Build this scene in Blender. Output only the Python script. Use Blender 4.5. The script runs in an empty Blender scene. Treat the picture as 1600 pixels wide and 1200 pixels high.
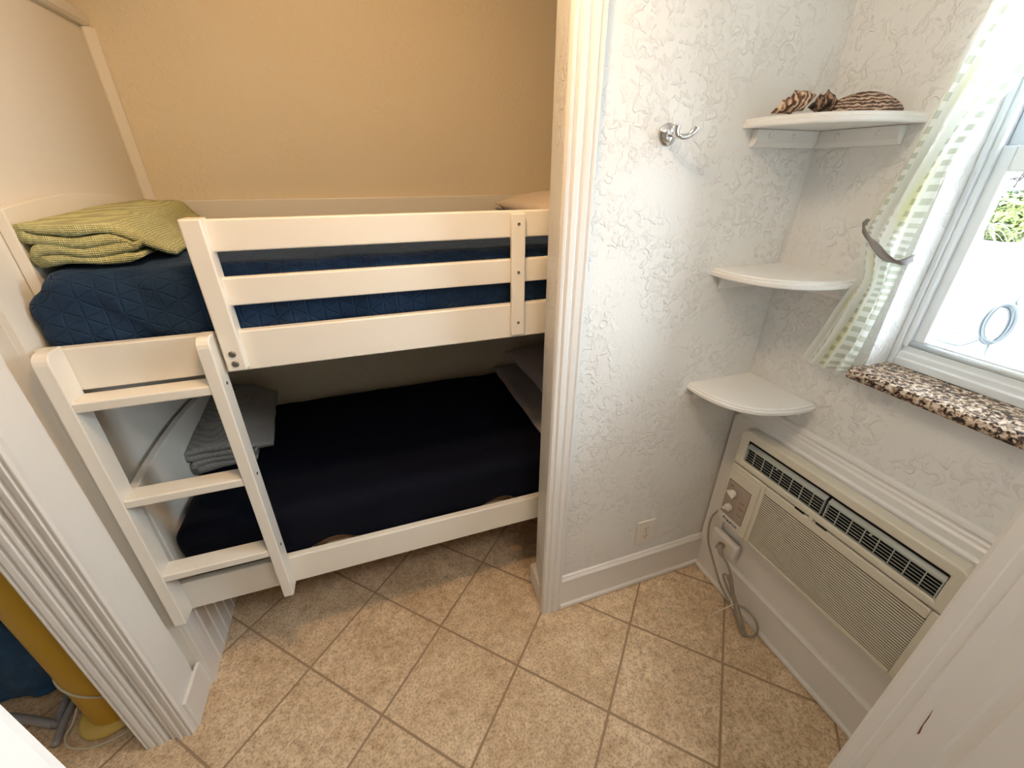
import bpy, bmesh, math, random
from mathutils import Vector, Matrix, noise
random.seed(7)
S = bpy.context.scene
COL = S.collection
PI = math.pi

# ------------------------------------------------------------------ materials
def new_mat(name):
    m = bpy.data.materials.new(name); m.use_nodes = True
    nt = m.node_tree; b = nt.nodes['Principled BSDF']
    return m, nt, b

def N(nt, t, **kw):
    n = nt.nodes.new(t)
    for k, v in kw.items():
        if k in n.inputs: n.inputs[k].default_value = v
        else: setattr(n, k, v)
    return n

def mat(name, col, rough=.5, metal=0, bump=0, bscale=80, bdist=.002, var=0, vscale=8, spec=None, detail=3, distort=0, coord='Object', stretch=None):
    m, nt, b = new_mat(name); L = nt.links.new
    b.inputs['Base Color'].default_value = (*col, 1)
    b.inputs['Roughness'].default_value = rough
    b.inputs['Metallic'].default_value = metal
    if spec is not None: b.inputs['Specular IOR Level'].default_value = spec
    tc = N(nt, 'ShaderNodeTexCoord'); src = tc.outputs[coord]
    if stretch:
        mp = N(nt, 'ShaderNodeMapping'); mp.inputs['Scale'].default_value = stretch
        L(src, mp.inputs['Vector']); src = mp.outputs[0]
    if var:
        n = N(nt, 'ShaderNodeTexNoise', Scale=vscale, Detail=4.0); L(src, n.inputs['Vector'])
        r = N(nt, 'ShaderNodeMix', data_type='RGBA')
        r.inputs[6].default_value = (*[c*(1-var) for c in col], 1)
        r.inputs[7].default_value = (*[min(1, c*(1+var)) for c in col], 1)
        L(n.outputs['Fac'], r.inputs[0]); L(r.outputs[2], b.inputs['Base Color'])
    if bump:
        n = N(nt, 'ShaderNodeTexNoise', Scale=bscale, Detail=float(detail), Distortion=float(distort)); L(src, n.inputs['Vector'])
        bp = N(nt, 'ShaderNodeBump', Strength=bump, Distance=bdist)
        L(n.outputs['Fac'], bp.inputs['Height']); L(bp.outputs[0], b.inputs['Normal'])
    return m

def stucco(name, col, strength=.55):
    m, nt, b = new_mat(name); L = nt.links.new
    b.inputs['Base Color'].default_value = (*col, 1); b.inputs['Roughness'].default_value = .6
    b.inputs['Specular IOR Level'].default_value = .35
    g = N(nt, 'ShaderNodeNewGeometry'); src = g.outputs['Position']
    n1 = N(nt, 'ShaderNodeTexNoise', Scale=40.0, Detail=4.0, Roughness=.55, Distortion=.9); L(src, n1.inputs['Vector'])
    r1 = N(nt, 'ShaderNodeValToRGB'); r1.color_ramp.elements[0].position = .5; r1.color_ramp.elements[1].position = .62
    L(n1.outputs['Fac'], r1.inputs[0])
    n2 = N(nt, 'ShaderNodeTexNoise', Scale=5.0, Detail=2.0); L(src, n2.inputs['Vector'])
    r2 = N(nt, 'ShaderNodeValToRGB'); r2.color_ramp.elements[0].position = .36; r2.color_ramp.elements[1].position = .52
    L(n2.outputs['Fac'], r2.inputs[0])
    n3 = N(nt, 'ShaderNodeTexNoise', Scale=90.0, Detail=3.0); L(src, n3.inputs['Vector'])
    mu = N(nt, 'ShaderNodeMath', operation='MULTIPLY'); L(r1.outputs[0], mu.inputs[0]); L(r2.outputs[0], mu.inputs[1])
    ma = N(nt, 'ShaderNodeMath', operation='MULTIPLY_ADD'); L(n3.outputs['Fac'], ma.inputs[0]); ma.inputs[1].default_value = .35; L(mu.outputs[0], ma.inputs[2])
    bp = N(nt, 'ShaderNodeBump', Strength=strength, Distance=.003)
    L(ma.outputs[0], bp.inputs['Height']); L(bp.outputs[0], b.inputs['Normal'])
    return m

def tile_floor():
    m, nt, b = new_mat('ceramic_tile'); L = nt.links.new
    g = N(nt, 'ShaderNodeNewGeometry')
    th = -.7891; s = .33; o = (-1.8401, .7945)
    a = (math.cos(th)/s, math.sin(th)/s, 0); bb = (math.sin(th)/s, -math.cos(th)/s, 0)
    fr = []; fl = []
    for v in (a, bb):
        d = N(nt, 'ShaderNodeVectorMath', operation='DOT_PRODUCT'); L(g.outputs['Position'], d.inputs[0]); d.inputs[1].default_value = v
        ad = N(nt, 'ShaderNodeMath', operation='SUBTRACT'); L(d.outputs['Value'], ad.inputs[0]); ad.inputs[1].default_value = v[0]*o[0]+v[1]*o[1]-20
        f = N(nt, 'ShaderNodeMath', operation='FRACT'); L(ad.outputs[0], f.inputs[0])
        f2 = N(nt, 'ShaderNodeMath', operation='FLOOR'); L(ad.outputs[0], f2.inputs[0])
        # distance to nearest joint
        s1 = N(nt, 'ShaderNodeMath', operation='SUBTRACT'); L(f.outputs[0], s1.inputs[0]); s1.inputs[1].default_value = .5
        s2 = N(nt, 'ShaderNodeMath', operation='ABSOLUTE'); L(s1.outputs[0], s2.inputs[0])
        s3 = N(nt, 'ShaderNodeMath', operation='SUBTRACT'); s3.inputs[0].default_value = .5; L(s2.outputs[0], s3.inputs[1])
        fr.append(s3); fl.append(f2)
    mn = N(nt, 'ShaderNodeMath', operation='MINIMUM'); L(fr[0].outputs[0], mn.inputs[0]); L(fr[1].outputs[0], mn.inputs[1])
    wob = N(nt, 'ShaderNodeTexNoise', Scale=60.0, Detail=2.0); L(g.outputs['Position'], wob.inputs['Vector'])
    wa = N(nt, 'ShaderNodeMath', operation='MULTIPLY_ADD'); L(wob.outputs['Fac'], wa.inputs[0]); wa.inputs[1].default_value = .006; L(mn.outputs[0], wa.inputs[2])
    gr = N(nt, 'ShaderNodeMapRange'); gr.inputs['From Min'].default_value = .0115; gr.inputs['From Max'].default_value = .0165
    L(wa.outputs[0], gr.inputs['Value'])
    cm = N(nt, 'ShaderNodeCombineXYZ'); L(fl[0].outputs[0], cm.inputs[0]); L(fl[1].outputs[0], cm.inputs[1])
    wn = N(nt, 'ShaderNodeTexWhiteNoise', noise_dimensions='3D'); L(cm.outputs[0], wn.inputs['Vector'])
    off = N(nt, 'ShaderNodeVectorMath', operation='MULTIPLY_ADD'); L(wn.outputs['Color'], off.inputs[0]); off.inputs[1].default_value = (9, 9, 9); L(g.outputs['Position'], off.inputs[2])
    n1 = N(nt, 'ShaderNodeTexNoise', Scale=9.0, Detail=5.0, Roughness=.6); L(off.outputs[0], n1.inputs['Vector'])
    n2 = N(nt, 'ShaderNodeTexNoise', Scale=130.0, Detail=5.0, Roughness=.7); L(off.outputs[0], n2.inputs['Vector'])
    n3 = N(nt, 'ShaderNodeTexNoise', Scale=38.0, Detail=4.0, Roughness=.65); L(off.outputs[0], n3.inputs['Vector'])
    c1 = N(nt, 'ShaderNodeValToRGB'); e = c1.color_ramp.elements
    e[0].position = .32; e[0].color = (.70, .52, .33, 1); e[1].position = .68; e[1].color = (.88, .71, .49, 1)
    L(n1.outputs['Fac'], c1.inputs[0])
    c2 = N(nt, 'ShaderNodeValToRGB'); e = c2.color_ramp.elements
    e[0].position = .36; e[0].color = (.50, .42, .36, 1); e[1].position = .54; e[1].color = (1, 1, 1, 1)
    L(n2.outputs['Fac'], c2.inputs[0])
    c3 = N(nt, 'ShaderNodeValToRGB'); e = c3.color_ramp.elements
    e[0].position = .3; e[0].color = (.70, .64, .58, 1); e[1].position = .58; e[1].color = (1, 1, 1, 1)
    L(n3.outputs['Fac'], c3.inputs[0])
    x1 = N(nt, 'ShaderNodeMix', data_type='RGBA', blend_type='MULTIPLY'); x1.inputs[0].default_value = .8
    L(c1.outputs[0], x1.inputs[6]); L(c2.outputs[0], x1.inputs[7])
    x2 = N(nt, 'ShaderNodeMix', data_type='RGBA', blend_type='MULTIPLY'); x2.inputs[0].default_value = .9
    L(x1.outputs[2], x2.inputs[6]); L(c3.outputs[0], x2.inputs[7])
    x3 = N(nt, 'ShaderNodeMix', data_type='RGBA')
    x3.inputs[6].default_value = (.36, .245, .15, 1); L(gr.outputs[0], x3.inputs[0]); L(x2.outputs[2], x3.inputs[7])
    L(x3.outputs[2], b.inputs['Base Color'])
    ro = N(nt, 'ShaderNodeMapRange'); ro.inputs['To Min'].default_value = .8; ro.inputs['To Max'].default_value = .55; L(gr.outputs[0], ro.inputs['Value']); L(ro.outputs[0], b.inputs['Roughness'])
    hb = N(nt, 'ShaderNodeMath', operation='MULTIPLY_ADD'); L(n3.outputs['Fac'], hb.inputs[0]); hb.inputs[1].default_value = .25; L(gr.outputs[0], hb.inputs[2])
    bp = N(nt, 'ShaderNodeBump', Strength=.5, Distance=.003); L(hb.outputs[0], bp.inputs['Height']); L(bp.outputs[0], b.inputs['Normal'])
    return m

def quilt_mat(name, col):
    """navy coverlet with stitched triangle / star lines, stitched into the bump"""
    m, nt, b = new_mat(name); L = nt.links.new
    b.inputs['Base Color'].default_value = (*col, 1); b.inputs['Roughness'].default_value = .8
    b.inputs['Sheen Weight'].default_value = .15
    b.inputs['Sheen Tint'].default_value = (.3, .45, .8, 1)
    b.inputs['Specular IOR Level'].default_value = .25
    uv = N(nt, 'ShaderNodeUVMap')
    prev = None
    for ang in (0, 60, 120):
        t = math.radians(ang); k = 1/.038
        d = N(nt, 'ShaderNodeVectorMath', operation='DOT_PRODUCT'); L(uv.outputs[0], d.inputs[0]); d.inputs[1].default_value = (k*math.cos(t), k*math.sin(t), 0)
        f = N(nt, 'ShaderNodeMath', operation='FRACT'); L(d.outputs['Value'], f.inputs[0])
        s1 = N(nt, 'ShaderNodeMath', operation='SUBTRACT'); L(f.outputs[0], s1.inputs[0]); s1.inputs[1].default_value = .5
        s2 = N(nt, 'ShaderNodeMath', operation='ABSOLUTE'); L(s1.outputs[0], s2.inputs[0])
        if prev is None: prev = s2
        else:
            mx = N(nt, 'ShaderNodeMath', operation='MAXIMUM'); L(prev.outputs[0], mx.inputs[0]); L(s2.outputs[0], mx.inputs[1]); prev = mx
    mr = N(nt, 'ShaderNodeMapRange', interpolation_type='SMOOTHSTEP'); mr.inputs['From Min'].default_value = .40; mr.inputs['From Max'].default_value = .5
    mr.inputs['To Min'].default_value = 1; mr.inputs['To Max'].default_value = 0
    L(prev.outputs[0], mr.inputs['Value'])
    tc = N(nt, 'ShaderNodeTexCoord')
    n = N(nt, 'ShaderNodeTexNoise', Scale=28.0, Detail=3.0); L(tc.outputs['Object'], n.inputs['Vector'])
    ma = N(nt, 'ShaderNodeMath', operation='MULTIPLY_ADD'); L(n.outputs['Fac'], ma.inputs[0]); ma.inputs[1].default_value = 1.2; L(mr.outputs[0], ma.inputs[2])
    bp = N(nt, 'ShaderNodeBump', Strength=.5, Distance=.005); L(ma.outputs[0], bp.inputs['Height']); L(bp.outputs[0], b.inputs['Normal'])
    return m

def granite_mat():
    m, nt, b = new_mat('speckled_granite'); L = nt.links.new
    tc = N(nt, 'ShaderNodeTexCoord')
    v = N(nt, 'ShaderNodeTexNoise', Scale=105.0, Detail=5.0, Roughness=.62, Distortion=.6); L(tc.outputs['Object'], v.inputs['Vector'])
    c = N(nt, 'ShaderNodeValToRGB'); e = c.color_ramp.elements
    e[0].position = .40; e[0].color = (.012, .010, .010, 1); e[1].position = .76; e[1].color = (.70, .66, .60, 1)
    x = c.color_ramp.elements.new(.46); x.color = (.05, .03, .022, 1)
    x = c.color_ramp.elements.new(.49); x.color = (.26, .16, .10, 1)
    x = c.color_ramp.elements.new(.58); x.color = (.55, .44, .33, 1)
    L(v.outputs['Fac'], c.inputs[0]); L(c.outputs[0], b.inputs['Base Color'])
    b.inputs['Roughness'].default_value = .12
    return m

def knit_mat(name, col, scale=190, strength=.7):
    m, nt, b = new_mat(name); L = nt.links.new
    b.inputs['Roughness'].default_value = .95; b.inputs['Specular IOR Level'].default_value = .15
    tc = N(nt, 'ShaderNodeTexCoord')
    w1 = N(nt, 'ShaderNodeTexWave', wave_type='BANDS', bands_direction='X', Scale=scale/6.0, Distortion=1.5, Detail=2.0)
    w2 = N(nt, 'ShaderNodeTexWave', wave_type='BANDS', bands_direction='Y', Scale=scale/5.0, Distortion=2.0, Detail=2.0)
    w3 = N(nt, 'ShaderNodeTexWave', wave_type='BANDS', bands_direction='Z', Scale=scale/6.0, Distortion=2.0, Detail=2.0)
    for w in (w1, w2, w3): L(tc.outputs['Object'], w.inputs['Vector'])
    m1 = N(nt, 'ShaderNodeMath', operation='MULTIPLY'); L(w1.outputs['Fac'], m1.inputs[0]); L(w2.outputs['Fac'], m1.inputs[1])
    m2 = N(nt, 'ShaderNodeMath', operation='ADD'); L(m1.outputs[0], m2.inputs[0]); L(w3.outputs['Fac'], m2.inputs[1])
    mx = N(nt, 'ShaderNodeMix', data_type='RGBA'); L(m2.outputs[0], mx.inputs[0])
    mx.inputs[6].default_value = (*[c*.62 for c in col], 1); mx.inputs[7].default_value = (*col, 1)
    L(mx.outputs[2], b.inputs['Base Color'])
    bp = N(nt, 'ShaderNodeBump', Strength=strength, Distance=.003); L(m2.outputs[0], bp.inputs['Height']); L(bp.outputs[0], b.inputs['Normal'])
    return m

def curtain_mat():
    """sheer white weave with denser woven checks; a pale yellow-green stripe in places"""
    m, nt, b = new_mat('sheer_check_fabric'); L = nt.links.new
    uv = N(nt, 'ShaderNodeUVMap'); sp = N(nt, 'ShaderNodeSeparateXYZ'); L(uv.outputs[0], sp.inputs[0])
    def band(out, k, lo, hi):
        mu = N(nt, 'ShaderNodeMath', operation='MULTIPLY'); L(out, mu.inputs[0]); mu.inputs[1].default_value = k
        f = N(nt, 'ShaderNodeMath', operation='FRACT'); L(mu.outputs[0], f.inputs[0])
        r = N(nt, 'ShaderNodeMapRange', interpolation_type='SMOOTHSTEP'); r.inputs['From Min'].default_value = lo; r.inputs['From Max'].default_value = hi; L(f.outputs[0], r.inputs['Value'])
        return r.outputs[0]
    bx = band(sp.outputs[0], 4.0, .46, .52); by = band(sp.outputs[1], 34.0, .46, .54)
    fine = band(sp.outputs[1], 190.0, .2, .8)
    th = N(nt, 'ShaderNodeMath', operation='MULTIPLY'); L(bx, th.inputs[0]); L(by, th.inputs[1])
    ml = N(nt, 'ShaderNodeMath', operation='MULTIPLY_ADD'); L(fine, ml.inputs[0]); ml.inputs[1].default_value = .18; L(th.outputs[0], ml.inputs[2])
    col = N(nt, 'ShaderNodeMix', data_type='RGBA'); col.inputs[6].default_value = (.90, .92, .88, 1); col.inputs[7].default_value = (.60, .63, .54, 1)
    L(th.outputs[0], col.inputs[0])
    nz = N(nt, 'ShaderNodeTexNoise', Scale=3.0); L(uv.outputs[0], nz.inputs['Vector'])
    rz = N(nt, 'ShaderNodeValToRGB'); rz.color_ramp.elements[0].position = .52; rz.color_ramp.elements[1].position = .66; L(nz.outputs['Fac'], rz.inputs[0])
    c2 = N(nt, 'ShaderNodeMix', data_type='RGBA', blend_type='MULTIPLY'); L(rz.outputs[0], c2.inputs[0]); L(col.outputs[2], c2.inputs[6]); c2.inputs[7].default_value = (.97, .96, .72, 1)
    d = N(nt, 'ShaderNodeBsdfDiffuse'); t = N(nt, 'ShaderNodeBsdfTranslucent'); tr = N(nt, 'ShaderNodeBsdfTransparent')
    L(c2.outputs[2], d.inputs[0]); L(c2.outputs[2], t.inputs[0])
    m1 = N(nt, 'ShaderNodeMixShader'); m1.inputs[0].default_value = .3; L(d.outputs[0], m1.inputs[1]); L(t.outputs[0], m1.inputs[2])
    m2 = N(nt, 'ShaderNodeMixShader'); L(m1.outputs[0], m2.inputs[1]); L(tr.outputs[0], m2.inputs[2])
    fac = N(nt, 'ShaderNodeMapRange'); L(ml.outputs[0], fac.inputs['Value']); fac.inputs['To Min'].default_value = .08; fac.inputs['To Max'].default_value = .03
    L(fac.outputs[0], m2.inputs[0])
    out = nt.nodes['Material Output']; L(m2.outputs[0], out.inputs['Surface'])
    return m

def shell_mat(name, c1, c2, scale, axis='X', dist=4.0):
    m, nt, b = new_mat(name); L = nt.links.new
    tc = N(nt, 'ShaderNodeTexCoord')
    w = N(nt, 'ShaderNodeTexWave', wave_type='BANDS', bands_direction=axis, Scale=scale, Distortion=dist, Detail=3.0); w.inputs['Detail Scale'].default_value = 2.0
    L(tc.outputs['Object'], w.inputs['Vector'])
    n = N(nt, 'ShaderNodeTexNoise', Scale=60.0, Detail=4.0); L(tc.outputs['Object'], n.inputs['Vector'])
    mu = N(nt, 'ShaderNodeMath', operation='MULTIPLY'); L(w.outputs['Fac'], mu.inputs[0]); L(n.outputs['Fac'], mu.inputs[1])
    c = N(nt, 'ShaderNodeValToRGB'); e = c.color_ramp.elements
    e[0].position = .12; e[0].color = (*c1, 1); e[1].position = .5; e[1].color = (*c2, 1)
    L(mu.outputs[0], c.inputs[0]); L(c.outputs[0], b.inputs['Base Color']); b.inputs['Roughness'].default_value = .45
    bp = N(nt, 'ShaderNodeBump', Strength=.5, Distance=.002); L(mu.outputs[0], bp.inputs['Height']); L(bp.outputs[0], b.inputs['Normal'])
    return m

def leaf_mat(name, a, c):
    m, nt, b = new_mat(name); L = nt.links.new
    oi = N(nt, 'ShaderNodeTexCoord'); n = N(nt, 'ShaderNodeTexNoise', Scale=3.0, Detail=4.0); L(oi.outputs['Object'], n.inputs['Vector'])
    r = N(nt, 'ShaderNodeMix', data_type='RGBA'); r.inputs[6].default_value = (*a, 1); r.inputs[7].default_value = (*c, 1)
    L(n.outputs['Fac'], r.inputs[0]); L(r.outputs[2], b.inputs['Base Color']); b.inputs['Roughness'].default_value = .6
    return m

M = {}
M['wall'] = stucco('white_stucco', (.80, .79, .76), .8)
M['soft'] = stucco('smooth_white_plaster', (.80, .79, .76), .15)
M['alcove'] = stucco('lamp_warmed_stucco', (.74, .66, .51), .32)  # warm tone of the lamplight is mixed into this wall colour
M['smooth_wall'] = mat('smooth_cream_panel', (.78, .75, .68), .55, bump=.06, bscale=300, bdist=.001)
M['trim'] = mat('white_gloss_trim', (.80, .78, .75), .3, bump=.03, bscale=40, bdist=.002)
M['ceiling'] = mat('white_ceiling', (.8, .79, .76), .8, bump=.2, bscale=120)
M['floor'] = tile_floor()
M['bed'] = mat('white_painted_wood', (.80, .77, .70), .32, bump=.03, bscale=60, bdist=.001, stretch=(1, 8, 8))
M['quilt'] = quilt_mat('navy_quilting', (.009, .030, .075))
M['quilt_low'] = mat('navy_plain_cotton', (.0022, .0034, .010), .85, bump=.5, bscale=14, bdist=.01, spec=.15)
M['mattress'] = mat('tan_ticking', (.62, .47, .33), .85, bump=.2, bscale=400)
M['deck'] = mat('pine_slats', (.55, .40, .26), .6, var=.15, vscale=12, stretch=(1, 14, 14))
M['pillow'] = mat('lilac_cotton', (.52, .45, .45), .9, bump=.25, bscale=40, bdist=.004)
M['pillow_up'] = mat('cream_cotton', (.78, .68, .58), .9, bump=.2, bscale=40, bdist=.004)
M['sheet'] = mat('grey_sheet', (.40, .37, .38), .9, bump=.25, bscale=50, bdist=.004)
M['green_knit'] = knit_mat('sage_knit', (.76, .77, .42), 460, .8)
M['grey_knit'] = knit_mat('grey_knit', (.40, .39, .37), 620, .5)
M['bolt'] = mat('dull_bolt', (.16, .15, .13), .5, metal=.6)
M['screw'] = mat('steel_screw', (.22, .21, .2), .35, metal=1)
M['hole'] = mat('dark_hole', (.01, .01, .01), .9)
M['chrome'] = mat('chrome', (.72, .73, .74), .07, metal=1)
M['shelf'] = mat('white_shelf_paint', (.82, .81, .78), .3, bump=.02, bscale=50)
M['plate'] = mat('ivory_plastic', (.78, .73, .66), .35)
M['ac'] = mat('beige_plastic', (.68, .64, .53), .38, bump=.04, bscale=500, bdist=.0006)
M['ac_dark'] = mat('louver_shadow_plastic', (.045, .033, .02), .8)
M['ac_grille'] = mat('grey_green_plastic', (.42, .45, .42), .4)
M['ac_black'] = mat('black_void', (.006, .006, .006), .8)
M['ac_plate'] = mat('taupe_plate', (.42, .34, .28), .35, metal=.2)
M['badge'] = mat('badge_white', (.72, .71, .68), .3)
M['ink'] = mat('navy_ink', (.01, .012, .05), .4)
M['print'] = mat('brown_print', (.13, .09, .07), .5)
M['cord'] = mat('taupe_cord', (.33, .28, .22), .5)
M['tie'] = mat('cream_tie', (.80, .72, .60), .5)
M['granite'] = granite_mat()
M['vinyl'] = mat('white_vinyl', (.78, .82, .84), .3)
M['alum'] = mat('pale_metal_rail', (.72, .78, .82), .25, metal=.3)
M['curtain'] = curtain_mat()
M['ribbon'] = mat('grey_ribbon', (.22, .20, .19), .6, bump=.3, bscale=60)
M['yellow'] = mat('yellow_plastic', (.62, .37, .03), .42, var=.08, vscale=5)
M['yellow_foot'] = mat('pale_yellow_plastic', (.70, .50, .12), .35)
M['white_cord'] = mat('white_cord', (.66, .60, .46), .7)
M['blue'] = mat('blue_woven_canvas', (.012, .075, .19), .55, bump=.6, bscale=160, bdist=.003, stretch=(1, 1, 7), var=.35, vscale=12)
M['tube'] = mat('grey_tube', (.34, .33, .33), .4)
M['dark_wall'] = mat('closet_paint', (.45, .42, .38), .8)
M['conch'] = shell_mat('conch_shell', (.10, .035, .015), (.74, .54, .36), 30, 'X', 6)
M['dark_shell'] = shell_mat('dark_shell', (.015, .008, .006), (.42, .25, .15), 26, 'X', 5)
M['ark'] = shell_mat('ark_shell', (.06, .026, .016), (.56, .40, .28), 44, 'Z', 5)
M['concrete'] = mat('white_concrete', (.82, .80, .78), .8, var=.08, vscale=2)
M['white_wall'] = mat('white_masonry', (.85, .85, .85), .8, bump=.1, bscale=40)
M['hose'] = mat('pale_hose', (.012, .016, .018), .5)
M['hedge'] = leaf_mat('hedge_leaf', (.030, .055, .012), (.11, .12, .02))
M['hedge2'] = leaf_mat('shrub_leaf', (.035, .075, .04), (.085, .115, .05))
M['palm'] = leaf_mat('palm_leaf', (.022, .020, .008), (.05, .04, .016))
M['twig'] = mat('bare_twig', (.025, .02, .018), .8)
M['house'] = mat('pale_blue_siding', (.036, .043, .05), .7, bump=.2, bscale=6, stretch=(0, 0, 12))
M['roof'] = mat('grey_roof', (.018, .016, .02), .8)
M['dark_glass'] = mat('dark_pane', (.004, .008, .008), .2)
M['chip'] = mat('bare_wood_chip', (.16, .05, .02), .8)

def glass_mat():
    m, nt, b = new_mat('window_glass'); L = nt.links.new
    t = N(nt, 'ShaderNodeBsdfTransparent'); g = N(nt, 'ShaderNodeBsdfGlossy', Roughness=.02)
    fr = N(nt, 'ShaderNodeFresnel', IOR=1.3); mx = N(nt, 'ShaderNodeMixShader')
    t.inputs[0].default_value = (.96, .98, .98, 1)
    L(fr.outputs[0], mx.inputs[0]); L(t.outputs[0], mx.inputs[1]); L(g.outputs[0], mx.inputs[2])
    L(mx.outputs[0], nt.nodes['Material Output'].inputs['Surface'])
    return m
M['glass'] = glass_mat()

# ------------------------------------------------------------------ mesh helpers
class MB:
    def __init__(s): s.v = []; s.f = []; s.uv = None
    def add(s, vs, fs):
        o = len(s.v); s.v += [Vector(p) for p in vs]; s.f += [tuple(i+o for i in f) for f in fs]; return s
    def box(s, x0, x1, y0, y1, z0, z1):
        return s.add([(x0,y0,z0),(x1,y0,z0),(x1,y1,z0),(x0,y1,z0),(x0,y0,z1),(x1,y0,z1),(x1,y1,z1),(x0,y1,z1)],
                     [(3,2,1,0),(4,5,6,7),(0,1,5,4),(1,2,6,5),(2,3,7,6),(3,0,4,7)])
    def prism(s, poly, axis, a, b):
        """extrude a 2-D polygon along axis (0:x poly=(y,z); 1:y poly=(x,z); 2:z poly=(x,y))"""
        def P(p, t):
            return (t, p[0], p[1]) if axis == 0 else (p[0], t, p[1]) if axis == 1 else (p[0], p[1], t)
        n = len(poly); vs = [P(p, a) for p in poly] + [P(p, b) for p in poly]
        fs = [(i, (i+1) % n, n+(i+1) % n, n+i) for i in range(n)] + [tuple(range(n))[::-1], tuple(range(n, 2*n))]
        return s.add(vs, fs)
    def tube(s, pts, r, n=10, cap=True, closed=False, flat=1.0):
        pts = [Vector(p) for p in pts]; k = len(pts)
        rad = r if callable(r) else (lambda t: r)
        up = Vector((0.13, 0.31, 0.94)); rings = []
        prev = None
        for i, p in enumerate(pts):
            if closed: d = pts[(i+1) % k]-pts[i-1]
            else: d = pts[min(i+1, k-1)]-pts[max(i-1, 0)]
            d.normalize()
            if prev is None:
                u = d.cross(up)
                if u.length < 1e-3: u = d.cross(Vector((1, 0, 0)))
            else: u = prev - d*prev.dot(d)
            u.normalize(); prev = u; w = d.cross(u); R = rad(i/(k-1))
            rings.append([p + u*math.cos(2*PI*j/n)*R + w*math.sin(2*PI*j/n)*R*flat for j in range(n)])
        vs = [q for rg in rings for q in rg]; fs = []
        for i in range(k if closed else k-1):
            for j in range(n):
                a = i*n+j; b = i*n+(j+1) % n; i2 = (i+1) % k
                fs.append((a, b, i2*n+(j+1) % n, i2*n+j))
        if cap and not closed: fs += [tuple(range(n))[::-1], tuple(range((k-1)*n, k*n))]
        return s.add(vs, fs)
    def lathe(s, prof, c, axis='z', n=24, M4=None):
        """prof: list of (radius, height)"""
        vs = []; fs = []; k = len(prof)
        for r, h in prof:
            for j in range(n):
                a = 2*PI*j/n; x, y = r*math.cos(a), r*math.sin(a)
                p = Vector((x, y, h)) if axis == 'z' else Vector((x, -h, y)) if axis == '-y' else Vector((-h, x, y))
                if M4: p = M4 @ p
                vs.append(p + Vector(c))
        for i in range(k-1):
            for j in range(n): fs.append((i*n+j, i*n+(j+1) % n, (i+1)*n+(j+1) % n, (i+1)*n+j))
        fs += [tuple(range(n))[::-1], tuple(range((k-1)*n, k*n))]
        return s.add(vs, fs)
    def grid(s, fn, nu, nv, uvfn=None):
        o = len(s.v)
        for i in range(nu+1):
            for j in range(nv+1): s.v.append(Vector(fn(i/nu, j/nv)))
        for i in range(nu):
            for j in range(nv):
                a = o+i*(nv+1)+j; s.f.append((a, a+nv+1, a+nv+2, a+1))
        return s
    def build(s, name, m, parent=None, bevel=0, smooth=False, seg=2, sub=0, uvs=None, origin=None, solid=0):
        org = Vector((0, 0, 0))
        if parent is not None:
            p = parent
            while p is not None: org += p.location; p = p.parent
            loc = Vector((0, 0, 0))
        else:
            xs = [v.x for v in s.v]; ys = [v.y for v in s.v]; zs = [v.z for v in s.v]
            org = Vector(((min(xs)+max(xs))/2, (min(ys)+max(ys))/2, min(zs))) if origin is None else Vector(origin)
            loc = org
        me = bpy.data.meshes.new(name); me.from_pydata([v-org for v in s.v], [], s.f); me.update()
        bm = bmesh.new(); bm.from_mesh(me); bmesh.ops.recalc_face_normals(bm, faces=bm.faces); bm.to_mesh(me); bm.free()
        o = bpy.data.objects.new(name, me); COL.objects.link(o); me.materials.append(m)
        if parent is not None: o.parent = parent
        o.location = loc
        if uvs is not None:
            ul = me.uv_layers.new(name='UVMap')
            for lp in me.loops: ul.data[lp.index].uv = uvs(Vector(me.vertices[lp.vertex_index].co)+org, lp.vertex_index)
        if smooth:
            for p in me.polygons: p.use_smooth = True
        if solid:
            md = o.modifiers.new('thickness', 'SOLIDIFY'); md.thickness = solid; md.offset = 0
        if bevel:
            md = o.modifiers.new('bevel', 'BEVEL'); md.width = bevel; md.segments = seg; md.limit_method = 'ANGLE'; md.angle_limit = math.radians(40)
        if sub:
            md = o.modifiers.new('sub', 'SUBSURF'); md.levels = sub; md.render_levels = sub
        return o

def box(name, m, x0, x1, y0, y1, z0, z1, parent=None, bevel=0, seg=2):
    return MB().box(x0, x1, y0, y1, z0, z1).build(name, m, parent, bevel=bevel, seg=seg)
def thing(name, loc, label, cat, group=None):
    o = bpy.data.objects.new(name, None); COL.objects.link(o); o.location = loc; o.empty_display_size = .05
    return tag(o, label, cat, group)
def tag(o, label, cat, group=None):
    o['label'] = label; o['category'] = cat
    if group: o['group'] = group
    return o
def struct(o): o['kind'] = 'structure'; return o
def copy_tree(o, parent=None):
    c = o.copy(); COL.objects.link(c)
    if parent is not None: c.parent = parent
    for ch in list(o.children): copy_tree(ch, c)
    return c
def smoothstep(t): t = max(0, min(1, t)); return t*t*(3-2*t)
def catmull(P, n=8):
    P = [Vector(p) for p in P]; out = []
    for i in range(len(P)-1):
        a = P[max(i-1, 0)]; b = P[i]; c = P[i+1]; d = P[min(i+2, len(P)-1)]
        for k in range(n):
            t = k/n
            out.append(.5*((2*b)+(c-a)*t+(2*a-5*b+4*c-d)*t*t+(3*b-a-3*c+d)*t**3))
    out.append(P[-1]); return out
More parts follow.
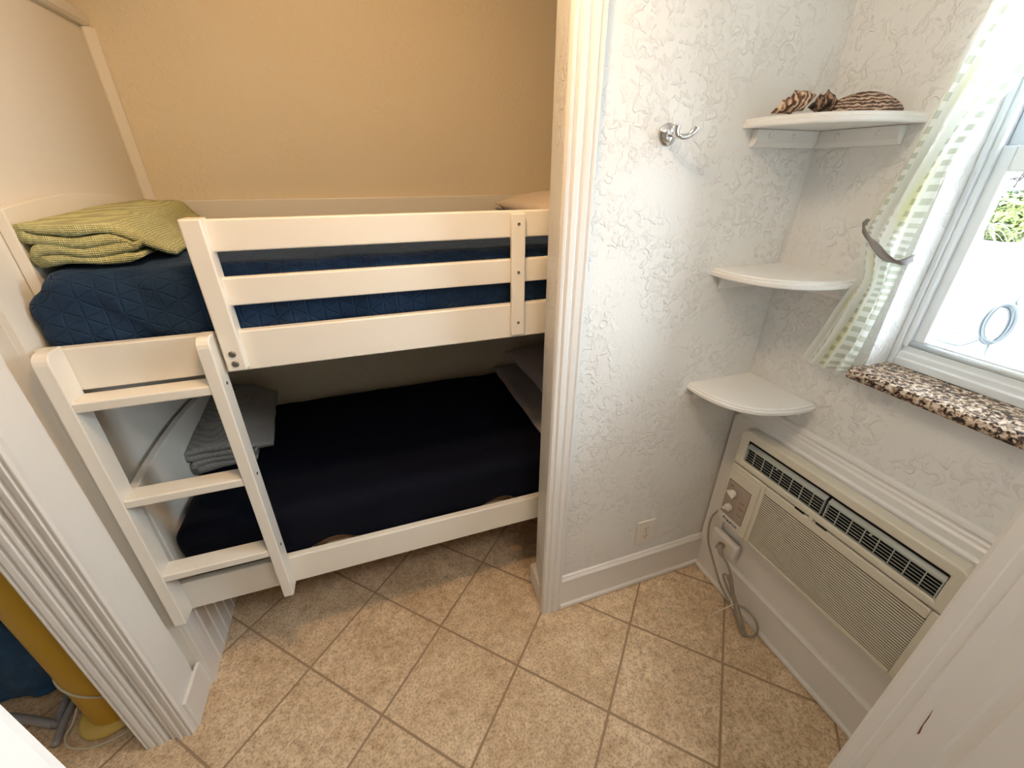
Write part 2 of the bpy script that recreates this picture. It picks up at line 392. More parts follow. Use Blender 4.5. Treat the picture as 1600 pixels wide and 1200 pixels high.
def soft_box(x0, x1, y0, y1, z0, z1, r, step, disp=None, bottom=True):
    """box with rounded edges as a fine grid; disp(p, n) -> displacement along the normal"""
    bm = bmesh.new(); mb = MB()
    def face(o, u, v, lu, lv):
        nu = max(2, int(lu/step)); nv = max(2, int(lv/step))
        mb.grid(lambda a, b: Vector(o)+Vector(u)*a*lu+Vector(v)*b*lv, nu, nv)
    X, Y, Z = x1-x0, y1-y0, z1-z0
    face((x0,y0,z1), (1,0,0), (0,1,0), X, Y)
    if bottom: face((x0,y0,z0), (1,0,0), (0,1,0), X, Y)
    face((x0,y0,z0), (1,0,0), (0,0,1), X, Z); face((x0,y1,z0), (1,0,0), (0,0,1), X, Z)
    face((x0,y0,z0), (0,1,0), (0,0,1), Y, Z); face((x1,y0,z0), (0,1,0), (0,0,1), Y, Z)
    me = bpy.data.meshes.new('t'); me.from_pydata(mb.v, [], mb.f); bm.from_mesh(me); bpy.data.meshes.remove(me)
    bmesh.ops.remove_doubles(bm, verts=bm.verts, dist=1e-5)
    zb = z0+r if bottom else z0-1
    for v in bm.verts:
        p = v.co.copy()
        q = Vector((min(max(p.x, x0+r), x1-r), min(max(p.y, y0+r), y1-r), min(max(p.z, zb), z1-r)))
        d = p-q
        if d.length > 1e-6: n = d.normalized(); v.co = q+n*r
        else: n = Vector((0, 0, 1))
        if disp: v.co += n*disp(v.co, n)
    out = MB(); out.v = [v.co.copy() for v in bm.verts]; bm.verts.index_update()
    out.f = [tuple(v.index for v in f.verts) for f in bm.faces]; bm.free()
    return out
def fbm(p, s, o=3):
    return noise.fractal(Vector(p)*s, 1.0, 2.0, o)

# ------------------------------------------------------------------ room shell
WX, WY = .012, .018           # face of the right wall / of the front wall
CZ = 2.36
struct(box('floor', M['floor'], -3.0, .2, -3.2, 1.2, -.1, 0))
struct(box('ceiling', M['ceiling'], -3.1, .3, -3.3, 1.3, CZ, CZ+.1))
# front wall, right of the bunk opening (jamb return slightly splayed)
w = MB().prism([(-.752, WY), (.2, WY), (.2, .158), (-.719, .158)], 2, 0, CZ)
struct(w.build('wall_front', M['wall']))
# mullion between closet and bunk alcove
struct(MB().prism([(-2.05, .02), (-1.937, .02), (-1.937, .123), (-2.05, .123)], 2, 0, CZ).build('wall_front_mullion', M['soft']))
# alcove walls
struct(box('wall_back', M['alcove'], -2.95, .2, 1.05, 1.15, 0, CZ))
struct(box('wall_alcove_left', M['smooth_wall'], -2.03, -1.927, .152, 1.05, 0, 1.975))
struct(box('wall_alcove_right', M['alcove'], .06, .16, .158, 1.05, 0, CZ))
# right wall with the window hole (y -.77..-.309, z 1.08..2.12)
w = MB()
w.box(WX, .2, -.309, WY, 0, CZ); w.box(WX, .2, -1.0, -.309, 0, 1.08); w.box(WX, .2, -.80, -.309, 2.12, CZ); w.box(WX, .2, -1.0, -.77, 1.08, CZ)
struct(w.build('wall_right', M['wall']))
# entry wall behind the viewer, with the doorway the photograph is taken through
EY0, EY1 = -.95, -.808
struct(box('wall_entry_right', M['wall'], -.545, .2, EY0, EY1-.018, 0, CZ))
struct(box('wall_entry_left', M['wall'], -3.0, -1.385, EY0, EY1-.018, 0, CZ))
struct(box('wall_entry_header', M['wall'], -1.385, -.545, EY0, EY1-.018, 2.1, CZ))
struct(box('wall_left', M['wall'], -3.0, -2.9, -3.2, 1.15, 0, CZ))
struct(box('wall_hall_back', M['wall'], -3.0, .2, -3.3, -3.2, 0, CZ))
struct(box('wall_hall_right', M['wall'], WX, .2, -3.2, -1.0, 0, CZ))

# entry door jambs (profile seen almost edge on)
def jamb(x, sx, y):
    pts = [(x+.03*sx, y), (x-.004*sx, y), (x-.005*sx, y-.004), (x-.004*sx, y-.018), (x-.0025*sx, y-.020), (x-.002*sx, y-.030), (x-.003*sx, y-.032),
           (x-.001*sx, y-.048), (x, y-.074), (x+.002*sx, y-.078), (x+.002*sx, y-.086), (x-.0005*sx, y-.092), (x-.0005*sx, EY0-.012), (x+.03*sx, EY0-.012)]
    return MB().prism(pts, 2, 0, 2.1)
jr = struct(jamb(-.558, 1, EY1).build('trim_1', M['trim']))
jl = struct(jamb(-1.372, -1, EY1).build('trim_2', M['trim']))
struct(box('trim_3', M['trim'], -1.39, -.54, EY0-.012, EY1, 2.08, 2.1))
# paint chip on the right jamb
cb = MB(); cb.add([(-.5592, -.8580, .846), (-.5592, -.8562, .862), (-.5592, -.8552, .884), (-.5592, -.8542, .908), (-.5592, -.8560, .888), (-.5592, -.8566, .870), (-.5592, -.8590, .852)], [(0,1,2,3,4,5,6)])
cb.build('paint_chip', M['chip'], jr, solid=.0006)['label'] = 'dark sliver of bare wood where paint chipped'

# casing profile, faces -y.  u across the width, d = depth of relief
def casing(x0, x1, y, z0, z1, flip=False, groove=True):
    W = x1-x0
    prof = [(0, .006), (.05, .014), (.14, .016), (.2, .012), (.24, .012), (.27, .018), (.45, .019), (.5, .014), (.56, .013), (.60, .018), (.78, .020), (.82, .015), (.86, .015), (.90, .019), (.97, .019), (1, .012)]
    pts = []
    for u, d in prof:
        uu = 1-u if flip else u
        pts.append((x0+W*uu, y-d))
    pts = sorted(pts, key=lambda p: p[0])
    poly = [(x0, y+.001)] + pts + [(x1, y+.001)]
    return MB().prism(poly, 2, z0, z1)
struct(casing(-.753, -.676, WY, 0, CZ).build('trim_4', M['trim'], bevel=.001))
struct(casing(-2.064, -2.003, .02, 0, CZ, True).build('trim_5', M['trim'], bevel=.001))
struct(casing(-1.999, -1.9365, .02, 0, CZ).build('trim_6', M['trim'], bevel=.001))
# plinth on the right jamb return
struct(MB().prism([(-.735, .03), (-.745, .07), (-.740, .17), (-.70, .172), (-.70, .03)], 2, 0, .10).build('baseboard_jamb_right', M['trim'], bevel=.004))
# baseboard + shoe on the front wall
def base_poly(y, d=.012, h=.178):
    return [(y, 0), (y-d, 0), (y-d, h-.03), (y-d-.004, h-.026), (y-d-.004, h-.018), (y-d+.004, h-.008), (y-d+.004, h-.004), (y, h)]
struct(MB().prism(base_poly(WY), 0, -.6755, WX).build('baseboard_front', M['trim'], bevel=.0015))
struct(MB().prism([(WY-.011, 0), (WY-.020, .004), (WY-.020, .018), (WY-.016, .024), (WY-.011, .025)], 0, -.676, WX-.012).build('trim_7', M['trim'], bevel=.002))
# baseboard + shoe along the right wall
rb = [(WX-p[0]+WY if 0 else WX-(WY-p[0]), p[1]) for p in base_poly(WY, .014, .172)]
struct(MB().prism(rb, 1, -.826, WY-.012).build('baseboard_right', M['trim'], bevel=.0015))
struct(MB().prism([(WX-.013, 0), (WX-.024, .003), (WX-.024, .015), (WX-.020, .020), (WX-.013, .021)], 1, -.826, WY-.02).build('trim_8', M['trim'], bevel=.002))
# left alcove return: baseboard at the jamb, edge board and beadboard below the bunk
struct(MB().prism([(.02, 0), (.172, 0), (.172, .10), (.150, .128), (.02, .13)], 0, -1.938, -1.926).build('baseboard_jamb_left', M['trim'], bevel=.003))
def bead():
    pts = [(-1.926, .154), (-1.913, .154), (-1.913, .180), (-1.918, .184)]
    y = .187
    while y < 1.03:
        pts += [(-1.9165, y), (-1.9165, y+.043), (-1.9195, y+.0455), (-1.9145, y+.048), (-1.9195, y+.0515)]; y += .053
    pts += [(-1.9165, 1.049), (-1.926, 1.049)]
    return MB().prism(pts, 2, .0, .78)
struct(bead().build('trim_9', M['trim']))
struct(box('trim_16', M['trim'], -2.05, -1.955, .1225, .1525, 0, CZ))
struct(box('trim_10', M['smooth_wall'], -1.9275, -1.914, .1525, .172, .13, 1.975))
# cap moulding on top of the low left partition, corner strip down the back corner
struct(box('trim_11', M['smooth_wall'], -2.05, -1.905, .124, 1.05, 1.972, 2.012).__class__ and bpy.data.objects['trim_11'])
struct(MB().prism([(-1.927, 1.05), (-1.927, 1.030), (-1.918, 1.028), (-1.896, 1.042), (-1.894, 1.05)], 2, 0, 1.972).build('trim_12', M['smooth_wall'], bevel=.002))
bpy.data.objects['trim_11'].modifiers.new('b', 'BEVEL').width = .008

# ------------------------------------------------------------------ window
wy0, wy1, wz0, wz1 = -.77, -.309, 1.11, 2.12
win = struct(bpy.data.objects.new('window_1', None)); COL.objects.link(win); win.location = (.13, -.54, 1.11)
fb = MB()
fb.box(.095, .19, wy1-.012, wy1, wz0, wz1); fb.box(.095, .19, wy0, wy0+.012, wz0, wz1)
fb.box(.095, .19, wy0+.012, wy1-.012, wz1-.03, wz1)
fb.prism([(.098, wz0), (.098, wz0+.020), (.104, wz0+.022), (.104, wz0+.036), (.110, wz0+.038), (.110, wz0+.052), (.19, wz0+.052), (.19, wz0)], 1, wy0+.012, wy1-.012)
fb.box(.103, .118, wy1-.024, wy1-.012, wz0+.052, wz1-.03)
fb.build('window_frame', M['vinyl'], win, bevel=.002)
def sash(name, x0, x1, z0, z1, st, bot, top):
    a, b = wy0+.013, wy1-.0135
    m = MB(); m.box(x0, x1, b-st, b, z0, z1); m.box(x0, x1, a, a+st, z0, z1); m.box(x0, x1, a+st, b-st, z0, z0+bot); m.box(x0, x1, a+st, b-st, z1-top, z1)
    s_ = m.build(name, M['vinyl'], win, bevel=.003)
    MB().box((x0+x1)/2-.002, (x0+x1)/2+.002, a+st-.004, b-st+.004, z0+bot-.004, z1-top+.004).build('pane', M['glass'], s_)
    return s_
sash('sash', .119, .148, wz0+.052, 1.622, .034, .020, .050)
sash('sash', .152, .182, 1.585, wz1-.03, .030, .045, .030)
MB().tube([(.115, wy0+.02, wz0+.060), (.115, wy1-.02, wz0+.060)], .008, 10).build('sash_lift', M['alum'], win, smooth=True)

# granite sill
sb = MB().prism([(-.030, 1.079), (-.040, 1.083), (-.045, 1.092), (-.045, 1.099), (-.040, 1.107), (-.030, 1.110), (.192, 1.110), (.192, 1.079)], 1, wy0+.001, wy1+.006)
sill = sb.build('windowsill', M['granite'], None, bevel=.002)
tag(sill, 'brown speckled granite sill with rounded nose under the window', 'windowsill')

# ------------------------------------------------------------------ bunk bed
bed = thing('bunk_bed', (-.95, .6, 0), 'white wooden bunk bed built into the alcove, with guard rail and ladder', 'bunk bed')
B = M['bed']
RX1 = .03
def rail(name, x0, x1, y0, y1, z0, z1, bev=.004): return box(name, B, x0, x1, y0, y1, z0, z1, bed, bev, 3)
rail('side_rail', -1.926, RX1, .18, .205, 1.120, 1.224)
rail('side_rail', -1.912, RX1, .18, .205, .341, .453)
rail('guard_rail', -1.545, RX1, .18, .203, 1.411, 1.480)
rail('guard_rail', -1.545, RX1, .18, .203, 1.287, 1.353)
gp = rail('guard_post', -1.569, -1.527, .155, .205, 1.131, 1.4835)
gb = rail('guard_batten', -.824, -.784, .163, .180, 1.131, 1.474)
rail('back_rail', -1.90, RX1, 1.020, 1.044, 1.385, 1.478)
rail('back_rail', -1.90, RX1, 1.020, 1.044, 1.120, 1.224)
rail('back_rail', -1.90, RX1, 1.020, 1.044, .341, .453)
# round-headed bolts of the post and screws of the batten
for z in (1.176, 1.150):
    MB().lathe([(.0001, .004), (.006, .0035), (.0085, .001), (.0085, -.001)], (-1.549, .155, z), '-y', 8).build('bolt', M['bolt'], gp)
for z in (1.447, 1.319, 1.171):
    MB().lathe([(.0001, .0005), (.003, .0012), (.0042, .0012), (.0042, -.001)], (-.804, .163, z), '-y', 12).build('screw', M['screw'], gb)
# arched end panels
def arch(x0, x1, zb, peak, k, yc=.55, y0=.21, y1=1.02):
    pts = [(y0, zb)] + [(y0+(y1-y0)*i/40, peak-k*(y0+(y1-y0)*i/40-yc)**2) for i in range(41)] + [(y1, zb)]
    return MB().prism(pts, 0, x0, x1)
for x0, x1 in ((-1.926, -1.904), (.030, .052)):
    arch(x0, x1, 1.10, 1.522, .24, y0=.275).build('end_panel', B, bed, bevel=.003)
    xa = .016 if x0 < -1 else 0
    arch(x0+xa, x1+xa, .33, .819, .20, .46).build('end_panel', B, bed, bevel=.003)
for x, y in ((-1.885, .985), (-.02, .985), (-.02, .225)):
    box('leg', B, x-.022, x+.022, y-.022, y+.022, 0, .341, bed, .003)
# plank decks
for z in (1.165, .40):
    d = MB()
    for i in range(14): d.box(-1.89+.137*i, -1.89+.137*i+.09, .206, 1.019, z, z+.018)
    d.build('slats', M['deck'], bed)
# ladder: part with stiles and rungs
lad = bpy.data.objects.new('ladder', None); COL.objects.link(lad); lad.parent = bed; lad.location = Vector((-1.75, .15, .33))-bed.location
def stile(xt, xb, wd):
    yf, yb, zt, zb = .120, .1795, 1.232, .350
    pts = [(yb, zb-.005), (yf, zb), (yf, zt-.024)] + [(yf+.024-.024*math.cos(a), zt-.024+.024*math.sin(a)) for a in (.4, .8, 1.2, 1.57)] + [(yb, zt)]
    m = MB().prism(pts, 0, 0, wd)
    for v in m.v: v.x += xb+(xt-xb)*(v.z-zb)/(zt-zb)
    return m.build('stile', B, lad, bevel=.003, seg=3)
stile(-1.899, -1.915, .030); rs = stile(-1.606, -1.617, .029)
for z in (1.114, .832, .557):
    t = (z-.35)/.882
    xl = -1.915+.016*t+.030; xr = -1.617+.011*t
    box('rung', B, xl-.002, xr+.002, .122, .179, z-.025, z, lad, .004, 3)
    for dz in (-.013,):
        MB().lathe([(.0001, .0008), (.0042, .0008), (.0042, -.001)], (xr+.0290, .150, z+dz+.004), 'x-', 10).build('screw', M['hole'], rs)

# ------------------------------------------------------------------ bedding
def disp_up(p, n):
    d = .0
    if n.z < .9:
        d += .012*fbm((p.x*1.0, p.y, p.z*.35), 9, 3)
        lf = smoothstep((-1.45-p.x)/.4)
        d += lf*.018*fbm((p.x*1.3+p.z*1.2, p.y, p.z*.3), 11, 2)
        wv = math.sin((p.x*.9+p.z*.75)*62+4*fbm(p, 5, 2))
        d += (.25+.75*lf)*.0055*max(0, wv)**2*smoothstep((1.37-p.z)/.06)
    else: d += .004*fbm(p, 6, 2)
    return d
q = soft_box(-1.898, .015, .2135, 1.012, 1.187, 1.376, .045, .012, disp_up, bottom=True)
for v in q.v:
    if v.x < -1.83 and v.y < .272: v.x -= .026*smoothstep((1.372-v.z)/.06)*smoothstep((.272-v.y)/.02)*smoothstep((-1.83-v.x)/.05)
qo = q.build('coverlet', M['quilt'], None, smooth=True, uvs=lambda p, i: (p.x, p.y+p.z))
tag(qo, 'navy quilted coverlet with stitched star pattern on the upper bunk', 'coverlet')
def disp_low(p, n):
    d = .006*fbm((p.x, p.y, p.z), 5, 3)
    if n.z < .5: d += .006*fbm((p.x, p.y, p.z*.4), 12, 2)
    return d
q = soft_box(-1.884, -.03, .2135, 1.012, .430, .615, .05, .02, disp_low, bottom=False)
for v in q.v:
    if v.y < .35 and v.z < .53:
        lift = .040*smoothstep(1-abs(v.x+1.45)/.13)+.036*smoothstep(1-abs(v.x+.86)/.12)
        v.z += lift*(1-smoothstep((v.z-.43)/.1))
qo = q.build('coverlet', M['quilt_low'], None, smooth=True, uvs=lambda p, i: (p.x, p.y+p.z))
tag(qo, 'dark navy coverlet hanging over the front of the lower bunk', 'coverlet')
mo = soft_box(-1.868, -.02, .228, .995, .419, .590, .035, .06).build('mattress', M['mattress'], None, smooth=True)
tag(mo, 'tan mattress edge showing above the lower bunk rail', 'mattress')
# turned-down sheet, pillows
sh = soft_box(-.64, -.03, .222, 1.005, .621, .637, .007, .03, lambda p, n: .004*fbm(p, 8, 2)).build('folded_sheet', M['sheet'], None, smooth=True)
tag(sh, 'grey turned-down sheet edge across the lower bunk by the pillow', 'sheet')
def pillow(x0, x1, y0, y1, z0, z1, name, m):
    cx, cy, cz = (x0+x1)/2, (y0+y1)/2, (z0+z1)/2; a, b, c = (x1-x0)/2, (y1-y0)/2, (z1-z0)/2
    mb = MB()
    def f(u, v):
        t = (u-.5)*2; s_ = (v-.5)*2
        return t, s_
    def surf(sg):
        def g(u, v):
            t, s_ = f(u, v)
            h = (max(0, 1-abs(t)**2.6)*max(0, 1-abs(s_)**2.6))**.55
            px = cx+a*t*(1-.06*(1-abs(s_)))*1.0; py = cy+b*s_*(1-.06*(1-abs(t)))
            w_ = .010*fbm((px, py, sg), 10, 3)*h
            return (px, py, cz+sg*c*h+w_)
        return g
    mb.grid(surf(1), 28, 28); mb.grid(surf(-1), 28, 28)
    o = mb.build(name, m, None, smooth=True)
    bm = bmesh.new(); bm.from_mesh(o.data); bmesh.ops.remove_doubles(bm, verts=bm.verts, dist=2e-3); bmesh.ops.recalc_face_normals(bm, faces=bm.faces); bm.to_mesh(o.data); bm.free()
    return o
tag(pillow(-.575, -.08, .34, .99, .645, .80, 'pillow', M['pillow']), 'lilac grey pillow in the shade on the lower bunk', 'pillow')
tag(pillow(-.62, -.16, .40, .99, 1.384, 1.505, 'pillow', M['pillow_up']), 'cream pillow peeking above the upper guard rail by the jamb', 'pillow')

# folded blankets: a long strip folded back and forth, seen at its folded end
def blanket(layers, th, y0, y1, fy, m, name, seed=0, flip=0):
    """layers: list of (xl, xr, z) from bottom; joined right, left, right ...  th = half thickness"""
    path = []
    for i, (xl, xr, z) in enumerate(layers):
        n = 14; xs = [xl+(xr-xl)*k/n for k in range(n+1)]
        if (i+flip) % 2: xs = xs[::-1]
        seg_ = [(x, z) for x in xs]
        if path:
            px, pz = path[-1]; nx, nz = seg_[0]; side = 1 if (i+flip) % 2 else -1
            r = (nz-pz)/2
            for k in range(1, 7):
                a = -PI/2+PI*k/7
                path.append((px+(nx-px)*k/7+side*r*math.cos(a)*1.1, pz+r+r*math.sin(a)))
        path += seg_
    mb = MB(); P = [Vector((x, z)) for x, z in path]; k = len(P)
    L_, R_ = [], []
    for i, p in enumerate(P):
        d = (P[min(i+1, k-1)]-P[max(i-1, 0)]).normalized(); nn = Vector((-d.y, d.x))
        e = th*min(1, .35+.65*min(i, k-1-i)/2)
        L_.append(p+nn*e); R_.append(p-nn*e)
    ring = L_+R_[::-1]; nr = len(ring); ny = 26
    for j in range(ny+1):
        t = j/ny; y = y0+(y1-y0)*t
        edge = min(t, 1-t)
        for i, p in enumerate(ring):
            x, y_, z = fy(p.x, y, p.y, t)
            nz = fbm((x+seed, y_, z*2), 9, 3)*.006
            mb.v.append(Vector((x+nz, y_+ .006*fbm((x*2, z*3, seed), 6, 2)*(1 if edge < .1 else 0), z+nz*.8)))
    for j in range(ny):
        for i in range(nr):
            a = j*nr+i; b = j*nr+(i+1) % nr
            mb.f.append((a, b, b+nr, a+nr))
    for j in (0, ny):
        for i in range(k-1):
            a = j*nr+i; b = j*nr+i+1; c = j*nr+nr-2-i; d = j*nr+nr-1-i
            mb.f.append((a, b, c, d))
    return mb.build(name, m, None, smooth=True)
def fy_green(x, y, z, t):
    h = (z-1.385)/.085
    zz = z + max(0, h)*(.016*math.sin(min(1, t*1.3)*PI*.5)*(1-.9*smoothstep((x+1.80)/.12)) + .005*math.sin(x*26+1)) + .003*math.sin(x*38+z*60)
    if h > .62: zz -= .074*smoothstep((x+1.745)/.095)
    elif x > -1.74: zz -= .012*h*smoothstep((x+1.74)/.06)
    return x-.055*t*smoothstep((x+1.90)/.2), y-.03*(1-abs((x+1.79)/.14))*(1-t)+(.07*smoothstep((x+1.735)/.08)*(1-t)**2 if h > .62 else 0), zz
gl = [(-1.878, -1.700, 1.3965), (-1.872, -1.715, 1.4170), (-1.885, -1.718, 1.4365), (-1.890, -1.655, 1.4600)]
tag(blanket(gl, .0098, .285, .95, fy_green, M['green_knit'], 'folded_blanket', 1, 1), 'folded sage green knit blanket on the left end of the upper bunk', 'blanket')
def fy_grey(x, y, z, t):
    h = (z-.62)/.11
    zz = z+max(0, h)*.040*t+max(0, h)*.006*math.sin(x*30)+.004*math.sin(x*34+z*50)
    if h > .62: zz -= .062*smoothstep((x+1.725)/.09)*(1-.3*t)
    return x-.02*t, y+.02*math.sin((x+1.88)*9)*(1-t)+(.06*smoothstep((x+1.70)/.06)*(1-t)**2 if h > .62 else 0), zz
gl = [(-1.868, -1.690, .638), (-1.862, -1.700, .662), (-1.870, -1.705, .684), (-1.878, -1.640, .710)]
tag(blanket(gl, .0115, .50, .93, fy_grey, M['grey_knit'], 'folded_blanket', 5, 1), 'folded grey blanket in the shade on the lower bunk behind the ladder', 'blanket')

# ------------------------------------------------------------------ corner shelves
def shelf(ztop, label, cleat=True):
    c = (WX, WY); r = .268
    root = thing('corner_shelf', (c[0]-.1, c[1]-.1, ztop-.02), label, 'shelf', 'white quarter-round corner shelves')
    def outline(r_):
        pts = [(c[0], c[1]), (c[0]-r_, c[1])]
        for k in range(1, 24):
            a = PI/2*k/24
            # flattened quarter round with square tips
            rr = r_*(1+.10*math.sin(2*a)**2)
            pts.append((c[0]-rr*math.cos(a), c[1]-rr*math.sin(a)*.93))
        pts.append((c[0], c[1]-r_*.93)); return pts
    m = MB(); lv = [(r-.002, ztop-.021), (r, ztop-.018), (r, ztop-.010), (r-.006, ztop-.008), (r-.006, ztop-.003), (r-.010, ztop)]
    rows = [outline(x) for x, z in lv]; n = len(rows[0])
    vs = [(p[0], p[1], lv[i][1]) for i, rw in enumerate(rows) for p in rw]
    fs = [(i*n+j, i*n+(j+1) % n, (i+1)*n+(j+1) % n, (i+1)*n+j) for i in range(len(lv)-1) for j in range(n)]
    fs += [tuple(range(n))[::-1], tuple(range((len(lv)-1)*n, len(lv)*n))]
    m.add(vs, fs); m.build('board', M['shelf'], root)
    if cleat:
        z1 = ztop-.0215; z0 = z1-.040
        a = MB().prism([(WY, z1), (WY-.020, z1), (WY-.020, z0+.012), (WY-.010, z0), (WY, z0)], 0, c[0]-.235, c[0]-.022).build('cleat', M['shelf'], root, bevel=.0015)
        b_ = MB().prism([(WX, z1), (WX-.020, z1), (WX-.020, z0+.012), (WX-.010, z0), (WX, z0)], 1, c[1]-.215, c[1]).build('cleat', M['shelf'], root, bevel=.0015)
        for x in (-.18, -.10): MB().lathe([(.0001, .004), (.004, .003), (.006, .0005), (.006, -.001)], (x, WY-.020, z1-.014), '-y', 12).build('screw_cap', M['shelf'], a, smooth=True)
        for y in (-.05, -.15): MB().lathe([(.0001, .004), (.004, .003), (.006, .0005), (.006, -.001)], (WX-.020, y, z1-.014), 'x', 12).build('screw_cap', M['shelf'], b_, smooth=True)
    return root
shelf(1.690, 'top white corner shelf carrying seashells, with cleats below')
shelf(1.322, 'middle white corner shelf, empty, beside the curtain')
shelf(.946, 'lowest white corner shelf, empty, above the air conditioner')

# seashells
def conch(L, r, name, m, M4, label, spikes=5, knob=.35):
    mb = MB(); nu, nv = 40, 28
    def f(u, v):
        a = 2*PI*v
        rr = r*(math.sin(PI*min(1, u*1.02))**.75)*(1.0-.55*u)*1.7*(.5+.5*smoothstep(u/.25))
        rr *= 1+knob*max(0, math.cos(a*spikes/2+u*22))**3*math.sin(PI*u)
        rr *= 1+.10*math.sin(u*46)*(1 if u > .55 else .3)
        if math.sin(a) < -.3: rr *= .82
        return M4 @ Vector((L*(u-.5), rr*math.cos(a), rr*math.sin(a)*.9))
    mb.grid(f, nu, nv)
    zmin = min(v.z for v in mb.v)
    for v in mb.v: v.z += 1.6902-zmin
    o = mb.build(name, m, None, smooth=True)
    return tag(o, label, 'seashell', 'seashells on the top shelf')
conch(.092, .018, 'seashell', M['conch'], Matrix.Translation((-.214, -.075, 0)) @ Matrix.Rotation(PI-.85, 4, 'Z') @ Matrix.Rotation(.36, 4, 'Y'), 'spotted brown and cream conch, leftmost on the top shelf', 5, .3)
conch(.062, .019, 'seashell', M['dark_shell'], Matrix.Translation((-.133, -.085, 0)) @ Matrix.Rotation(PI-.75, 4, 'Z') @ Matrix.Rotation(.15, 4, 'Y'), 'small dark brown shell between the two larger ones on the shelf', 6, .4)
mb = MB()
def ark(u, v):
    a = PI*u; t = (v-.5)*2
    L_ = .082; prof = max(0, 1-t*t)**.5*(1-.42*t if t > 0 else 1-.25*t)
    ridg = 1+.035*math.sin(t*4+u*70)
    x = t*L_; h = .046*prof*math.sin(a)*ridg*(1+.35*t); w_ = .033*prof*math.cos(a)*ridg
    return (x, w_, h)
mb.grid(ark, 60, 40)
mb.grid(lambda u, v: (lambda p, q: Vector(p)*(1-u)+Vector(q)*u)(ark(0, v), ark(1, v)), 2, 40)
M4 = Matrix.Translation((-.060, -.128, 1.6902)) @ Matrix.Rotation(-.85, 4, 'Z')
mb.v = [M4 @ v for v in mb.v]
tag(mb.build('seashell', M['ark'], None, smooth=True), 'large striped brown clam shell, rightmost on the top shelf', 'seashell', 'seashells on the top shelf')

# ------------------------------------------------------------------ wall hook
hk = thing('wall_hook', (-.48, WY, 1.65), 'chrome double robe hook on the white wall by the shelves', 'hook')
MB().lathe([(.0001, .012), (.010, .0118), (.0155, .009), (.018, .006), (.0185, .0045), (.0235, .004), (.025, .002), (.025, -.001)], (-.48, WY, 1.651), '-y', 36).build('backplate', M['chrome'], hk, smooth=True)
arm = catmull([(-.478, WY-.008, 1.651), (-.476, WY-.030, 1.647), (-.470, WY-.040, 1.645)], 6)
MB().tube(arm, .0055, 14).build('stem', M['chrome'], hk, smooth=True)
MB().tube(catmull([(-.473, WY-.038, 1.645), (-.462, WY-.041, 1.6445), (-.452, WY-.043, 1.648), (-.444, WY-.047, 1.657), (-.440, WY-.050, 1.665)], 6), lambda t: .0064+.0010*t, 14).build('prong', M['chrome'], hk, smooth=True)
MB().tube(catmull([(-.476, WY-.034, 1.646), (-.483, WY-.038, 1.649), (-.488, WY-.040, 1.656), (-.489, WY-.042, 1.668)], 6), lambda t: .0064+.0010*t, 14).build('prong', M['chrome'], hk, smooth=True)

# ------------------------------------------------------------------ outlet on the front wall
ot = thing('wall_outlet', (-.3125, WY, .235), 'ivory duplex power outlet low on the white front wall', 'outlet')
box('cover_plate', M['plate'], -.353, -.272, WY-.0085, WY, .234, .352, ot, .003, 3)
for z in (.313, .273):
    m = MB(); pts = []
    for k in range(24):
        a = 2*PI*k/24; pts.append((-.3125+.0165*max(-.82, min(.82, math.cos(a)*1.15)), z+.0155*max(-.9, min(.9, math.sin(a)))))
    rec = m.prism(pts, 1, WY-.0100, WY-.006).build('receptacle', M['plate'], ot, bevel=.0008)
    h = MB(); h.box(-.3195, -.3175, WY-.0103, WY-.0097, z-.001, z+.007); h.box(-.3085, -.3060, WY-.0103, WY-.0097, z-.001, z+.008)
    h.lathe([(.0001, .0103), (.0024, .0103), (.0024, .0097)], (-.3125, WY, z-.0075), '-y', 10)
    h.build('slots', M['hole'], rec)
MB().lathe([(.0001, .0100), (.003, .0095), (.003, .008)], (-.3125, WY, .293), '-y', 10).build('screw', M['screw'], ot)

# ------------------------------------------------------------------ air conditioner surround (built-in board and mouldings)
struct(box('trim_13', M['trim'], WX-.008, WX+.002, -.826, WY-.001, .17, .80))
struct(box('trim_14', M['trim'], WX-.020, WX-.008, -.068, WY-.006, .172, .782).__class__ and bpy.data.objects['trim_14'])
pm = [(WX, .772), (WX-.030, .772), (WX-.030, .792), (WX-.022, .797), (WX-.022, .818), (WX-.016, .824), (WX-.016, .832), (WX-.012, .836), (WX-.012, .842), (WX-.017, .846), (WX-.015, .856), (WX, .858)]
struct(MB().prism(pm, 1, -.826, -.008).build('trim_15', M['trim'], bevel=.0012))

# ------------------------------------------------------------------ air conditioner
AX = -.060                                   # front face
ac = thing('air_conditioner', (-.03, -.39, .37), 'beige through-wall air conditioner with louvered front below the window', 'air conditioner')
A = M['ac']
Y0, Y1 = -.708, -.073                        # right end / left end in the photo
# chassis behind + upper shell with the outlet slot
m = MB()
sy0, sy1, sz0, sz1 = Y0+.034, Y1-.034, .668, .752
m.box(-.022, WX-.009, Y0+.01, Y1-.01, .375, .768)
m.build('chassis', M['ac'], ac)
def rr_poly(y0, y1, z0, z1, r, corners=(1, 1, 1, 1), n=6):
    pts = []
    for (cy, cz, a0, on) in ((y1-r, z1-r, 0, corners[0]), (y0+r, z1-r, PI/2, corners[1]), (y0+r, z0+r, PI, corners[2]), (y1-r, z0+r, 1.5*PI, corners[3])):
        if on:
            for k in range(n+1): a = a0+PI/2*k/n; pts.append((cy+r*math.cos(a), cz+r*math.sin(a)))
        else: pts.append((y1 if a0 in (0, 1.5*PI) else y0, z1 if a0 in (0, PI/2) else z0))
    return pts
